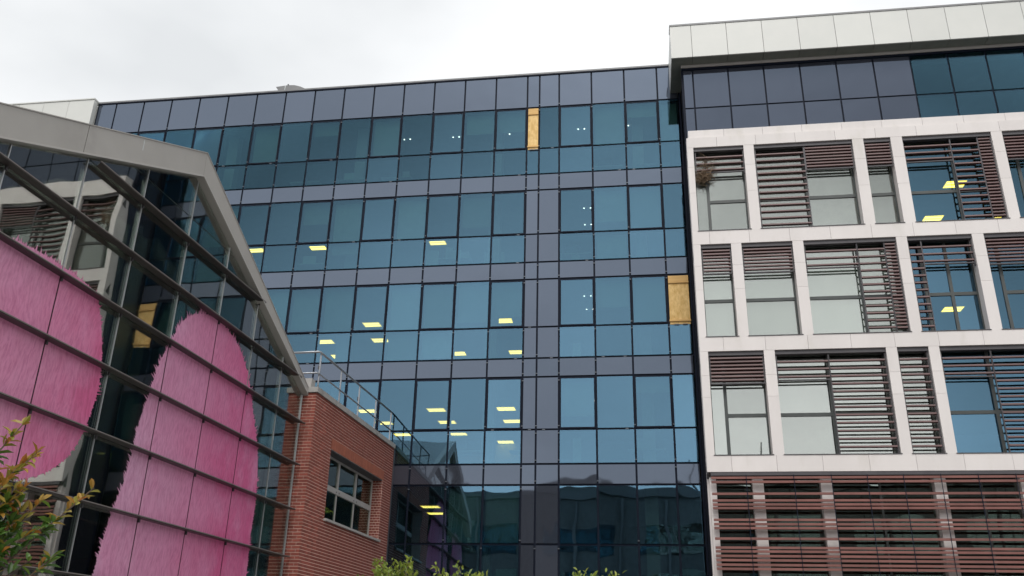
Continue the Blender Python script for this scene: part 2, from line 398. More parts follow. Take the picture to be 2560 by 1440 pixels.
# partitions and cupboards standing behind the glass, seen through it
for x0, x1, z0, z1, y, m in ((-8.37, -7.65, 13.75, 15.0, 31.3, 'pale_partition'), (-7.35, -7.08, 13.75, 15.05, 31.2, 'pale_partition'),
                             (-5.85, -5.05, 13.75, 14.9, 31.5, 'pale_partition'), (-2.36, -2.06, 13.75, 14.45, 31.0, 'pale_partition'),
                             (-2.35, -2.05, 9.97, 10.85, 31.0, 'pale_partition'), (-2.35, -2.05, 6.4, 7.3, 30.9, 'pale_partition'),
                             (-15.0, -14.2, 9.97, 11.0, 32, 'pale_partition'), (-8.9, -8.1, 9.97, 10.8, 31.6, 'pale_partition'),
                             (-8.62, -8.22, 6.2, 7.0, 30.9, 'cabinet_wood'), (-8.2, -7.2, 1.72, 3.3, 32, 'inner_wall'),
                             (-5.0, -4.3, -1.5, 2.9, 31.2, 'pale_partition')):
    A.box('partition_panel', m, x0, x1, y, y+.05, z0, z1)
# white panel end block at the left
for k in range(7):
    A.box('cladding_panel', 'white_panel', -23.18-1.2*(k+1)+.012, -23.18-1.2*k, 29.98, 30.24, 14.0, 22.36)
A.box('end_wall', 'white_panel', -33, -23.18, 30.3, 30.6, G, 22.2)
A.box('end_wall_cap', 'white_panel', -33, -23.16, 29.95, 30.5, 22.365, 22.42)

# downlights in pairs
for zc, pts in ((20.69, [(-9.51, 32.02), (-7.37, 32.06), (-5.19, 32.07), (-2.01, 32.0), (.08, 31.95)]),
                (16.94, [(-1.8, 32.0), (-1.86, 33.47), (.3, 32.0), (.32, 33.46), (.32, 34.4), (.31, 35.42)]),
                (13.17, [(-1.84, 32.14), (-1.83, 33.56), (.31, 32.16), (.32, 33.56), (.32, 34.5)]),
                (9.39, [(-1.87, 32.25), (-1.85, 33.59), (.28, 33.66)])):
    for x, y in pts:
        for dx in (-.13, .13): A.box('downlight', 'spot_light', x+dx-.024, x+dx+.024, y-.03, y+.03, zc-.012, zc)

# ceiling light panels, each a thing
STOREY = {3: 'second storey from the top', 2: 'third storey from the top', 1: 'fourth storey from the top', 0: 'street level storey'}
LIGHTS = {3: [(-16.88, 34.5), (-13.99, 34.5), (-8.52, 34.5)],
          2: [(-14.03, 34.5), (-11.16, 34.5), (-5.49, 34.5), (-13.91, 36.5), (-11.36, 36.5), (-13.93, 38.6), (-8.25, 38.6), (-5.47, 38.6)],
          1: [(-11.05, 34.5), (-8.15, 34.5), (-5.29, 34.5), (-8.12, 36.5), (-5.32, 36.5), (-10.9, 36.5), (-10.63, 38.6), (-8.05, 38.6), (-6.16, 40.3)],
          0: [(-8.26, 34.9), (-8.39, 36.6)]}
CEIL = {3: 16.94, 2: 13.17, 1: 9.39, 0: 5.59}
ORD = ['first', 'second', 'third', 'fourth']
def ceiling_light(x, y, z, label, w=.40, d=.30, grp='lit ceiling lights in the glass building'):
    t = Thing('ceiling_light', label, 'ceiling light', (x, y, z), grp)
    t.box('light_frame', 'column_paint', x-w, x+w, y-d, y+d, z-.03, z-.001)
    t.box('diffuser', random.choice(('panel_light', 'panel_light_soft')), x-w+.04, x+w-.04, y-d+.04, y+d-.04, z-.036, z-.0305)
    for q in (-.12, .12): t.box('tube', 'tube_light', x-w+.08, x+w-.08, y+q-.03, y+q+.03, z-.046, z-.0365)
for fl, L in LIGHTS.items():
    rows = {}
    for x, y in L: rows.setdefault(0 if y < 35.5 else 1 if y < 37.5 else 2, []).append((x, y))
    for r, pp in rows.items():
        pp.sort()
        for n_, (x, y) in enumerate(pp):
            rn = ['front', 'middle', 'back'][r]
            lb = (f'lit yellow ceiling panel, {ORD[n_]} from left in {rn} row, {STOREY[fl]}' if len(pp) > 1 else
                  f'lit yellow ceiling panel, the only one in the {rn} row, {STOREY[fl]}')
            ceiling_light(x, y, CEIL[fl], lb)

# boarded-up openings
def board(x0, x1, z0, z1, label):
    t = Thing('plywood_board', label, 'plywood board', ((x0+x1)/2, YA, z0), 'plywood boards over missing panes')
    s = t.box('sheet', 'plywood', x0+.05, x1-.04, YA-.02, YA+.012, z0-.05, z1-.06)
    t.box('top_cleat', 'plywood_cleat', x0+.045, x1-.035, YA-.062, YA-.022, z1-.36, z1-.31)
    t.box('top_strip', 'plywood_cleat', x0+.05, x1-.04, YA-.045, YA-.022, z1-.30, z1-.07)
    t.box('bottom_cleat', 'plywood_cleat', x0+.03, x1-.02, YA-.062, YA-.022, z0+.05, z0+.11)
    for q in (.25, .62):
        t.box('bracket', 'clip_metal', x0+(x1-x0)*q, x0+(x1-x0)*q+.16, YA-.05, YA-.022, z0-.075, z0-.045)
board(XA[15], XA[16], ZA[2], ZA[1], 'narrow plywood board over a missing pane near the roof of the glass building')
board(XA[20], XA[21], ZA[8], ZA[7], 'wide plywood board over a missing pane beside the white frame')

# curved canopy edge on the roof
t = Thing('roof_canopy', 'small grey curved canopy standing on the glass building roof edge', 'canopy', (-14.9, 31.5, 22.2))
prof = [(-15.33, 23.12), (-15.56, 23.43), (-15.0, 23.48), (-14.7, 23.46), (-14.4, 23.36), (-14.15, 23.22), (-14.05, 23.12)]
t.box('canopy_post', 'coping_metal', -15.2, -15.0, 31.7, 31.9, 22.2, 23.12)
t.box('canopy_post', 'coping_metal', -14.4, -14.2, 31.7, 31.9, 22.2, 23.12)
n_ = len(prof)
o = t.mesh('canopy_side', 'coping_metal', [(x, y, z) for y in (31.4, 32.4) for x, z in prof],
           [tuple(range(n_)), tuple(range(n_, 2*n_))[::-1]] + [(i, n_+i, n_+(i+1) % n_, (i+1) % n_) for i in range(n_)])
fix_normals(o.data)
t.box('seam_strip', 'steel_white', -15.13, -15.10, 31.385, 31.4, 23.15, 23.46)
t.box('rim_bolt', 'dark_channel', -15.02, -14.97, 31.39, 31.44, 23.485, 23.53)

# ------------------------------------------------------------------ B: white framed building
B = Thing('white_framed_building', 'white stone-framed office block with brown louvre screens and pale fascia', 'building', (8.5, 33, G))
YB, XL, XR = 28.0, 2.0, 16.0
def band(z0, z1, x0, x1, y0, y1, step=1.3, off=0.0):
    x = x0; first = True
    while x < x1-.02:
        nx = min(x1, x+(step-off if first else step)); first = False
        if x1-nx < .3: nx = x1
        B.box('stone_panel', 'white_stone', x+(.004 if x > x0 else 0), nx-.004, y0, y1, z0, z1); x = nx
band(17.05, 17.45, XL, XR, YB, YB+.3, 1.35, .3)
band(17.455, 17.79, XL+.08, XR, YB+.06, YB+.5, 1.35, .1)
band(13.23, 13.72, XL, XR, YB, YB+.3, 1.32, .75)
band(9.40, 9.88, XL, XR, YB, YB+.3, 1.32, .55)
band(5.51, 6.01, XL, XR, YB, YB+.3, 1.35, .6)
ROWS = {1: (13.722, 17.048), 2: (9.882, 13.228), 3: (6.012, 9.398)}
WIN = [
 (1, 2.22, 3.96, [(2.30, 3.92, 'top3')], [2.66], 1), (1, 4.31, 7.65, [(4.37, 5.99, 'full'), (6.05, 7.60, 'dtop')], [6.02], 1),
 (1, 8.02, 8.92, [(8.07, 8.88, 'dtop')], [], 1), (1, 9.30, 12.19, [(9.35, 10.84, 'top3'), (10.88, 11.73, 'full'), (11.77, 12.15, 'dfull')], [10.92], 0),
 (1, 12.54, 14.90, [(12.6, 14.85, 'dtop')], [13.0], 0),
 (2, 2.25, 3.26, [(2.31, 3.21, 'dtop')], [], 1), (2, 3.60, 5.27, [(3.66, 5.22, 'dtop')], [], 1),
 (2, 5.62, 8.58, [(5.68, 7.31, 'top3'), (7.35, 8.18, 'full'), (8.22, 8.54, 'dfull')], [7.38], 1),
 (2, 8.92, 10.94, [(8.97, 9.34, 'full'), (9.38, 10.90, 'top3')], [9.36, 10.15], 0), (2, 11.30, 13.90, [(11.36, 13.85, 'dtop')], [11.75], 0),
 (3, 2.26, 4.01, [(2.32, 3.96, 'dtop')], [2.74], 1), (3, 4.35, 7.75, [(4.41, 5.98, 'top3'), (6.02, 7.70, 'full')], [6.02], 1),
 (3, 8.08, 9.02, [(8.13, 8.97, 'full')], [], 1), (3, 9.34, 12.30, [(9.40, 10.83, 'top3'), (10.87, 12.25, 'full')], [10.82], 0),
 (3, 12.65, 14.50, [(12.7, 14.45, 'dtop')], [], 1)]
for row in (1, 2, 3):
    z0, z1 = ROWS[row]; ws = [w for w in WIN if w[0] == row]; x = XL
    for w in ws + [(row, XR, XR, [], [], 0)]:
        if w[1]-x > .03:
            zm = z0+(z1-z0)*(.40+.05*row); zq = z0+(z1-z0)*.76
            for a, b in ((z0, zm-.003), (zm+.003, zq-.003), (zq+.003, z1)):
                B.box('pier_panel', 'white_stone', x, w[1], YB+.004, YB+.44, a, b)
        x = w[2]
    zt = {1: 15.02, 2: 11.28, 3: 7.36}[row]
    for _, x0, x1, pans, mul, blind in ws:
        w = B.box('window_frame', 'window_frame_metal', x0, x0+.05, YB+.36, YB+.43, z0, z1)
        B.box('frame_bar', 'window_frame_metal', x1-.05, x1, YB+.36, YB+.43, z0, z1, parent=w)
        B.box('frame_bar', 'window_frame_metal', x0+.05, x1-.05, YB+.36, YB+.43, z0, z0+.06, parent=w)
        B.box('frame_bar', 'window_frame_metal', x0+.05, x1-.05, YB+.36, YB+.43, z1-.10, z1, parent=w)
        edges = [x0+.05] + mul + [x1-.05]
        for m in mul: B.box('frame_bar', 'window_frame_metal', m-.05, m+.05, YB+.365, YB+.43, z0+.06, z1-.10, parent=w)
        for q in range(len(edges)-1):
            a = edges[q]+(.05 if q else 0); b = edges[q+1]-(.05 if q < len(edges)-2 else 0)
            split = (b-a) > .6
            cuts = [(z0+.06, zt-.055), (zt+.055, z1-.10)] if split else [(z0+.06, z1-.10)]
            if split: B.box('frame_bar', 'window_frame_metal', a, b, YB+.366, YB+.43, zt-.055, zt+.055, parent=w)
            for c, d in cuts:
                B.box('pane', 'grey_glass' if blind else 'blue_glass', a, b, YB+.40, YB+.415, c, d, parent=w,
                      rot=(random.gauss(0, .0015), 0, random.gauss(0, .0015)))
            if blind: B.box('roller_blind', 'blind_fabric_white' if row == 2 else 'blind_fabric_grey', a, b, YB+.52, YB+.525, z0+.06, z1-.1, parent=w)
        B.box('window_sill', 'dark_channel', x0-.03, x1+.03, YB-.02, YB+.36, z0+.001, z0+.022, parent=w)
        B.box('blind_head_box', 'dark_channel', x0+.002, x1-.002, YB+.06, YB+.22, z1-.13, z1-.002, parent=w)
        for xa, xb, kind in pans:
            p = B.box('louvre_panel', 'dark_channel', xa-.03, xa, YB+.10, YB+.16, (z1-.13-.95 if 'top' in kind else z0+.03), z1-.13)
            B.box('stile', 'dark_channel', xb, xb+.03, YB+.10, YB+.16, (z1-.13-.95 if 'top' in kind else z0+.03), z1-.13, parent=p)
            if kind == 'top3': zs = [z1-.38-.25*k for k in range(3)]; B.box('bottom_rail', 'dark_channel', xa, xb, YB+.10, YB+.16, z1-1.0, z1-.965, parent=p)
            elif kind == 'dtop': zs = [z1-.22-.122*k for k in range(7)]; B.box('bottom_rail', 'dark_channel', xa, xb, YB+.10, YB+.16, z1-1.08, z1-1.04, parent=p)
            elif kind == 'full': zs = [z1-.38-.25*k for k in range(12)]
            else: zs = [z1-.22-.122*k for k in range(25)]
            for z in zs:
                if z > z0+.08: B.box('slat', 'slat_paint', xa, xb, YB+.085, YB+.165, z-.026, z+.026, parent=p, rot=(RAD(-12)+random.gauss(0, .02), 0, 0))
for z in (17.05-.55, 13.23-.45, 9.40-.45, 5.45):    # dark notches on the left edge
    o = B.mesh('edge_notch', 'dark_channel', [(XL-.004, 28.06, z), (XL-.004, 28.30, z-.1), (XL-.004, 28.30, z+.42), (XL+.05, 28.06, z), (XL+.05, 28.30, z-.1), (XL+.05, 28.30, z+.42)],
               [(0, 1, 2), (3, 5, 4), (0, 3, 4, 1), (1, 4, 5, 2), (2, 5, 3, 0)]); fix_normals(o.data)
B.box('side_return', 'white_stone', XL+.002, XL+.20, YB+.306, YB+.50, G, 17.04)
B.box('side_wall', 'dark_spandrel', XL+.03, XL+.12, YB+.51, YA-.005, G, 17.7)
B.box('corner_trim', 'mullion_metal', 1.955, 2.02, YA-.10, YA-.002, G, 20.9)
for lo, hi in ((17.06, 17.7), (13.2, 13.75), (9.38, 9.9), (5.5, 6.0), (1.6, 1.9)):
    B.box('floor_slab', 'concrete_soffit', XL+.2, XR, YB+.60, 30.6, lo, hi)
    B.box('floor_slab', 'concrete_soffit', 2.3, XR, 30.6, 39.9, lo, hi)
B.box('inner_back_wall', 'inner_wall', 2.3, XR, 39.9, 40.1, G, 17.7)
B.box('right_wall', 'white_stone', XR+.002, XR+.3, YB, 40, G, 20.9)
# upper band of dark glass, fascia and soffit
YG = 28.55
XS = [2.05] + [2.42+1.3*k for k in range(11)]
for k in range(len(XS)-1):
    for z0, z1 in ((17.3, 19.07), (19.07, 20.78)):
        blue = XS[k] > 10
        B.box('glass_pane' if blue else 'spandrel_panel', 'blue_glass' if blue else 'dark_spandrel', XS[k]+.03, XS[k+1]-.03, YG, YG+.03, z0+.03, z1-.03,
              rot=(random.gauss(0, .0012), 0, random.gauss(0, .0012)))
    B.box('mullion', 'mullion_metal', XS[k]-.05, XS[k]+.05, YG+.032, YG+.14, 17.3, 20.8)
B.box('transom', 'mullion_metal', 2.05, XR, YG+.034, YG+.13, 19.02, 19.12)
B.box('band_side_wall', 'dark_spandrel', 2.06, 2.2, YG+.145, YA-.005, 17.71, 20.8)
B.box('band_head_trim', 'verge_lip_metal', 2.0, XR, YG-.07, YG+.02, 20.86, 20.975)
B.box('band_head_seal', 'mullion_metal', 2.02, XR, YG-.03, YG+.05, 20.77, 20.858)
B.box('band_back', 'inner_wall', 2.3, XR, 34, 34.2, 17.7, 20.9)
for k in range(-1, 10):
    x0 = 1.64 if k < 0 else 2.42+1.3*k; x1 = 2.42+1.3*(k+1)
    B.box('fascia_panel', 'white_panel', x0+(.008 if k >= 0 else 0), x1-.008, YB, YB+.05, 20.98, 22.42)
    B.box('soffit_panel', 'soffit_shaded', x0+(.008 if k >= 0 else 0), x1-.008, YB+.052, YA+.6 if x1 < 2.5 else YG+.3, 20.985, 21.03)
B.box('fascia_backing', 'fascia_seal', 1.66, XR+.6, YB+.052, YB+.2, 21.04, 22.40)
B.box('fascia_side_panel', 'white_panel', 1.64, 1.659, YB+.052, YA+1.5, 20.985, 22.42)
B.box('fascia_cap', 'coping_metal', 1.62, XR+.7, YB-.02, YB+.5, 22.424, 22.50)
B.box('upper_roof', 'coping_metal', 1.7, XR+.6, YB+.5, 34.2, 22.1, 22.4)
# street-level terracotta screen
B.box('screen_head_channel', 'dark_channel', XL+.1, XR, YB+.01, YB+.15, 5.40, 5.505)
for x0, x1 in ((2.06, 2.26), (3.34, 3.67), (5.35, 5.67), (8.60, 8.93), (11.0, 11.32), (13.6, 13.92)):
    B.box('street_pier', 'white_stone', x0, x1, YB+.16, YB+.5, G, 5.39)
gx = [2.26, 3.34, 3.67, 5.35, 5.67, 7.1, 8.60, 8.93, 10.0, 11.0, 11.32, 12.5, 13.6, 13.92, 15.9]
for a, b in zip(gx[:-1], gx[1:]):
    if b-a < .4: continue
    for z0, z1 in ((G+.1, 1.9), (1.96, 5.39)):
        B.box('shop_pane', 'shop_glass', a+.03, b-.03, YB+.42, YB+.435, z0, z1, rot=(random.gauss(0, .002), 0, random.gauss(0, .002)))
    B.box('shop_frame', 'window_frame_metal', a-.03, a+.03, YB+.405, YB+.46, G, 5.39)
BARS = [5.315, 5.19, 4.835, 4.635, 4.515, 4.41, 4.065, 3.94, 3.825, 3.52, 3.26, 3.155, 3.025, 2.905, 2.775, 2.66, 2.3, 2.18, 2.06, 1.7, 1.45, 1.33, 1.2, .8, .4, .1]
RODS = [2.1, 3.14, 4.54, 5.63, 6.66, 7.69, 8.74, 9.78, 10.82, 11.86, 12.9, 14.0, 15.1]
for z in BARS:
    for a, b in zip(RODS[:-1], RODS[1:]):
        B.box('terracotta_bar', 'terracotta', a+.003, b-.003, YB-.07, YB-.005, z-.034, z+.034)
for x in RODS[1:]: B.tube('screen_rod', 'mullion_metal', [(x, YB-.085, G), (x, YB-.085, 5.4)], .011, seg=6)
# lights inside
for (x, y, z, lb) in ((12.11, 31.62, 17.0, 'lit yellow ceiling panel behind a louvre mullion in the top row of the white building'),
                      (12.10, 34.47, 17.0, 'lit yellow ceiling panel low in the blue top-row window of the white building'),
                      (14.88, 34.63, 17.0, 'sliver of lit ceiling panel behind the dense louvre of the white building'),
                      (12.33, 34.75, 13.2, 'small lit yellow ceiling panel in the second-row window of the white building')):
    ceiling_light(x, y, z+.055 if z > 15 else z-.005, lb, grp='lit ceiling lights in the white building')

# bird nest wedged in the first louvre
t = Thing('bird_nest', 'untidy brown twig bird nest wedged behind the top left louvre', 'bird nest', (2.5, YB+.12, 15.6))
rn = random.Random(3); v, f = [], []
for k in range(620):
    if k < 430: c = Vector((2.52+rn.gauss(0, .13), YB+.13+rn.gauss(0, .05), 15.95+rn.gauss(0, .10)))
    else: c = Vector((2.62+rn.gauss(0, .17), YB+.12+rn.gauss(0, .05), 16.3+rn.gauss(0, .2)))
    c.x = max(2.27, c.x)
    d = Vector((rn.gauss(0, 1), rn.gauss(0, .5), rn.gauss(0, .55) - (.25 if k % 7 == 0 else 0))).normalized()*rn.uniform(.06, .2)
    w = rn.uniform(.003, .007); a = d.orthogonal().normalized()*w; b = d.cross(a).normalized()*w
    q = len(v); v += [c-d+a, c-d-a+b, c-d-b, c+d+a*.4, c+d-a*.4+b*.4, c+d-b*.4]
    f += [(q, q+1, q+4, q+3), (q+1, q+2, q+5, q+4), (q+2, q, q+3, q+5)]
t.mesh('twigs', 'twig', v, f, stuff=True)

# ------------------------------------------------------------------ C: gabled glass building (its own frame: x out of the glass, y along it)
AC = RAD(2.5); DC = 10.3
FR = ((-DC*math.cos(AC), DC*math.sin(AC)), -AC)
C = Thing('gabled_glass_building', 'dark glazed gable building with brown sunshade blades and grey metal verge', 'building', (-4, 15.8, G), frame=FR)
SM = [8.86+1.759*k-.0 for k in range(-0, 8)] + [22.66]
SM = [8.86, 10.615, 12.374, 14.13, 15.89, 17.65, 19.41, 21.17, 22.66]
ZL = [8.26, 7.10, 5.935, 4.79, 3.61, 2.40, 1.21, 0.0, -1.1]
RIDGE = (15.80, 10.42)
def outer(s): return RIDGE[1]-(RIDGE[0]-s)*.4455 if s < RIDGE[0] else RIDGE[1]-(s-RIDGE[0])*.5085
def inner(s): return outer(s)-.60 if s < RIDGE[0] else outer(s)-.60+.40*(s-RIDGE[0])/6.85
S0, S1 = 8.4, 22.66
def verge(a, b, name, x0, x1, lab=None):
    poly = [(a, inner(a)), (b, inner(b)), (b, outer(b)), (a, outer(a))]
    return C.prism(name, 'gable_metal', poly, x0, x1)
verge(S0, 12.02, 'verge_panel', -.1, .16); verge(12.035, RIDGE[0], 'verge_panel', -.1, .16); verge(RIDGE[0]+.004, S1, 'verge_panel', -.1, .163)
C.prism('verge_cap', 'gable_metal', [(S0, outer(S0)+.002), (RIDGE[0], RIDGE[1]+.002), (RIDGE[0], RIDGE[1]+.022), (S0, outer(S0)+.022)], -.1, .175)
C.prism('verge_cap', 'gable_metal', [(RIDGE[0]+.001, RIDGE[1]+.002), (S1, outer(S1)+.002), (S1, outer(S1)+.022), (RIDGE[0]+.001, RIDGE[1]+.022)], -.1, .175)
for a, b, x in ((S0, RIDGE[0], .161), (RIDGE[0]+.004, S1-.1, .164)):
    C.prism('verge_lip', 'verge_lip_metal', [(a, inner(a)+.001), (b, inner(b)+.001), (b, inner(b)+.035), (a, inner(a)+.035)], x, x+.02)
C.box('verge_drip_mark', 'steel_white', .161, .163, 13.58, 13.60, 9.16, 9.40)
C.prism('roof', 'roof_metal', [(S0, outer(S0)-.05), (RIDGE[0], RIDGE[1]-.05), (RIDGE[0], RIDGE[1]-.3), (S0, outer(S0)-.3)], -12, -.102)
C.prism('roof', 'roof_metal', [(RIDGE[0]+.001, RIDGE[1]-.05), (S1, outer(S1)-.05), (S1, outer(S1)-.3), (RIDGE[0]+.001, RIDGE[1]-.3)], -12, -.102)
C.box('end_wall', 'gable_metal', -12, -.11, S0, S0+.2, G, outer(S0)-.31)
C.box('back_wall', 'dark_inner', -12.1, -11.9, S0+.21, S1-.2, G, 6.5)
C.box('inner_floor', 'carpet', -11.9, -.2, S0+.2, S1, G+.02, G+.1)
C.box('mezzanine', 'inner_wall', -11.9, -2.8, S0+.2, S1, 2.35, 2.7)
# glazing, clipped to the gable line
def clip(poly, f):
    o = []
    for i in range(len(poly)):
        a, b = poly[i], poly[(i+1) % len(poly)]; fa, fb = f(a), f(b)
        if fa >= 0: o.append(a)
        if (fa >= 0) != (fb >= 0): t_ = fa/(fa-fb); o.append((a[0]+(b[0]-a[0])*t_, a[1]+(b[1]-a[1])*t_))
    return o
def under_gable(poly):
    k1 = .4455; z1 = RIDGE[1]-.60-.02
    p = clip(poly, lambda q: z1-(RIDGE[0]-q[0])*k1-q[1])
    k2 = .5085-.40/6.85
    return clip(p, lambda q: z1-(q[0]-RIDGE[0])*k2-q[1]) if len(p) > 2 else p
ZR = [11.0, 8.85] + ZL + [G+.02]
CELLS = []
for a, b in zip(SM[:-1], SM[1:]):
    for zt, zb in zip(ZR[:-1], ZR[1:]):
        if zt == 11.0: zt2, zb2 = 11.0, 8.85
        cell = [(a+.016, zb+.012), (b-.016, zb+.012), (b-.016, zt-.012), (a+.016, zt-.012)]
        p = under_gable(cell)
        if len(p) > 2:
            C.prism('glass_pane', 'gable_glass', p, -.022, 0); CELLS.append(cell)
FILM_A = [(9.6, 5.7), (10.89, 6.0), (11.46, 6.1), (12.27, 6.12), (13.06, 6.08), (13.42, 5.99), (13.59, 5.67), (13.81, 5.2), (13.96, 4.56), (13.93, 4.11), (13.76, 3.41), (13.46, 3.0), (13.05, 2.68), (12.45, 2.47), (11.3, 2.35), (9.6, 2.6)]
FILM_B = [(16.2, 6.57), (16.85, 7.0), (17.66, 7.12), (18.58, 6.95), (19.1, 6.62), (19.56, 6.15), (20.05, 5.27), (20.46, 4.67), (20.68, 3.53), (20.6, 2.74), (20.68, 1.75), (20.7, .3), (14.7, .3), (14.85, 1.25), (14.91, 1.72), (15.05, 2.38), (15.31, 3.16), (15.34, 4.1), (15.54, 4.79), (15.68, 5.5), (15.97, 6.04)]
def inside(p, poly):
    c = False
    for (x0, y0), (x1, y1) in zip(poly, poly[1:]+poly[:1]):
        if (y0 > p[1]) != (y1 > p[1]) and p[0] < x0+(p[1]-y0)*(x1-x0)/(y1-y0): c = not c
    return c
for s in SM[1:-1]:
    top = inner(s)-.03
    for zt, zb in zip(ZR[:-1], ZR[1:]):
        z1 = min(zt, top)
        if z1 <= zb+.05: continue
        covered = inside((s, (z1+zb)/2), FILM_A) or inside((s, (z1+zb)/2), FILM_B)
        C.box('glazing_bead', 'joint_seal' if covered else 'silver_bead', 0.001, .007 if covered else .016, s-.009, s+.009, zb, z1)
C.box('glazing_bead', 'silver_bead', 0.001, .03, 22.60, 22.63, G, inner(22.6)-.02)
for s in SM[1:-1]: C.box('mullion', 'dark_channel', -.12, -.024, s-.03, s+.03, G, inner(s)-.03)
for k, z in enumerate(ZL):
    a = 12.49 if k == 0 else 8.45; b = 19.47 if k == 0 else (22.1 if k == 1 else 22.64)
    x0, x1, a2, b2 = .016, .18, a+(.12 if k == 0 else 0), b-.22
    top = [(x0, a2, z), (x0, b2, z), (x1, b, z), (x1, a, z)]
    v = [(p[0], p[1], p[2]-.022) for p in top] + top
    o = C.mesh('sunshade_blade', 'louvre_metal', v, [(3, 2, 1, 0), (4, 5, 6, 7)] + [(q, (q+1) % 4, 4+(q+1) % 4, 4+q) for q in range(4)]); fix_normals(o.data)
    C.box('blade_edge', 'blade_edge_skylit', x1+.001, x1+.010, a, b, z-.006, z+.012, parent=o)
    for s in SM[1:-1]:
        if a < s < b: C.box('blade_bracket', 'dark_channel', .0165, .05, s-.02, s+.02, z-.09, z-.023, parent=o)
# inside: raking steel, posts, timber panels
for dz, x in ((.9, -.9),):
    C.prism('raking_beam', 'steel_white', [(RIDGE[0]+.3, RIDGE[1]-1.9), (S1-.4, inner(S1)-1.0), (S1-.4, inner(S1)-1.25), (RIDGE[0]+.3, RIDGE[1]-2.25)], -1.1, -.85)
    C.prism('raking_beam', 'steel_white', [(S0+.5, inner(S0)-.9), (RIDGE[0]-.3, RIDGE[1]-1.9), (RIDGE[0]-.3, RIDGE[1]-2.25), (S0+.5, inner(S0)-1.2)], -1.1, -.85)
for s0, s1, z0, z1, x, m in ((13.25, 13.95, G+.1, 7.9, -.45, 'brown_timber'), (14.6, 15.3, G+.1, 2.3, -1.4, 'brown_timber'), (18.2, 19.6, G+.1, 2.3, -1.8, 'brown_timber'), (10.0, 13.0, G+.1, 2.3, -1.6, 'brown_timber'),
                          (20.6, 22.3, G+.1, 2.6, -.6, 'brown_timber'), (14.25, 15.6, 2.7, 8.2, -.7, 'green_wall'), (16.2, 18.9, 2.7, 7.2, -2.6, 'green_wall'), (19.6, 22.3, 2.7, 5.8, -1.9, 'green_wall'), (9.2, 12.6, 2.7, 6.5, -2.7, 'green_wall')):
    C.box('timber_panel' if m[0] == 'b' else 'partition_wall', m, x-.06, x, s0, s1, z0, z1)
for s in (20.6, 22.0): C.box('inner_blind', 'blind_fabric', -.5, -.48, s-.5, s+.35, 3.4, 5.5)

# printed window films: plain pink shapes, cut pane by pane
def fuzzy(outline, amp, seed):
    """tufts: short curved spikes of uneven length along the outline"""
    rn = random.Random(seed); P = []; n = len(outline)
    for i in range(n):
        a, b = Vector(outline[i]), Vector(outline[(i+1) % n]); L = (b-a).length
        m = max(1, int(L/.05)); t = (b-a)/m; nn = Vector(((b-a).y, -(b-a).x)).normalized()
        for k in range(m):
            p = a+t*k; d = amp*rn.uniform(.15, 1)**1.5; lean = Vector((rn.gauss(0, .3), .35))*d
            P += [tuple(p-nn*rn.uniform(0, .012)), tuple(p+t*rn.uniform(.25, .45)+nn*d+lean), tuple(p+t*rn.uniform(.5, .6)+nn*d*rn.uniform(.1, .4))]
            if rn.random() < .5: P.append(tuple(p+t*.75+nn*d*rn.uniform(.4, .9)+lean*.5))
    return P
def smooth(outline, it=2):
    for _ in range(it):
        o = []
        for i in range(len(outline)):
            a, b = outline[i], outline[(i+1) % len(outline)]
            o += [(a[0]*.75+b[0]*.25, a[1]*.75+b[1]*.25), (a[0]*.25+b[0]*.75, a[1]*.25+b[1]*.75)]
        outline = o
    return outline
def film(outline, label, seed, amp, mat):
    ar = sum(outline[i][0]*outline[(i+1) % len(outline)][1]-outline[(i+1) % len(outline)][0]*outline[i][1] for i in range(len(outline)))
    if ar < 0: outline = outline[::-1]
    pts = fuzzy(smooth(outline), amp, seed)
    cx = sum(p[0] for p in pts)/len(pts)
    t = Thing('window_film', label, 'window film', (.006, cx, min(p[1] for p in pts)), 'pink window films', frame=FR)
    for cell in CELLS:
        a, zb, b, zt = cell[0][0], cell[0][1], cell[2][0], cell[2][1]
        p = clip(pts, lambda q: q[0]-a)
        for f in (lambda q: b-q[0], lambda q: q[1]-zb, lambda q: zt-q[1]):
            if len(p) > 2: p = clip(p, f)
        if len(p) < 3: continue
        q = [p[0]]
        for z in p[1:]:
            if (z[0]-q[-1][0])**2+(z[1]-q[-1][1])**2 > 1e-6: q.append(z)
        if len(q) < 3: continue
        t.prism('film_piece', mat, q, .003, .006)
film(FILM_A, 'pink furry-edged printed film at the left end of the glazed gable', 4, .10, 'pink_film_pale')
film(FILM_B, 'tall pink furry-edged printed film in the middle of the glazed gable', 9, .13, 'pink_film_deep')

# ------------------------------------------------------------------ D: brick annex
D = Thing('brick_annex', 'red brick flat-roofed annex with a wide window beside the glass gable', 'building', (-2, 26.2, G), frame=FR)
XW, SC, SE, ZT = .412, 22.67, 29.80, 6.82      # right face, front corner, far end, wall top
WS0, WS1, WZ0, WZ1 = 24.12, 28.85, 3.56, 5.55
m_ = .010
D.box('wall_core', 'mortar', -8, XW-m_, SC+m_, WS0, G, ZT)
D.box('wall_core', 'mortar', -.5, XW-m_, WS1, SE, G, ZT)
D.box('wall_core', 'mortar', -.5, XW-m_, WS0+.0, WS1, G, WZ0)
D.box('wall_core', 'mortar', -.5, XW-m_, WS0, WS1, WZ1, ZT)
D.box('flat_roof', 'roof_metal', -8, -.5, WS0, SE, ZT-.3, ZT-.1)
D.box('inner_room', 'dark_inner', -8, -7.8, WS0, SE, G, ZT-.3)
D.box('inner_floor', 'carpet', -7.8, -.5, WS0, SE, 2.2, 2.3)
rb = random.Random(11)
P_ = .0862; pieces = []
courses = int((ZT-G)/P_)
NSOL = int((ZT-.004-(WZ1+.235))/P_)           # the soldier course starts under this many courses
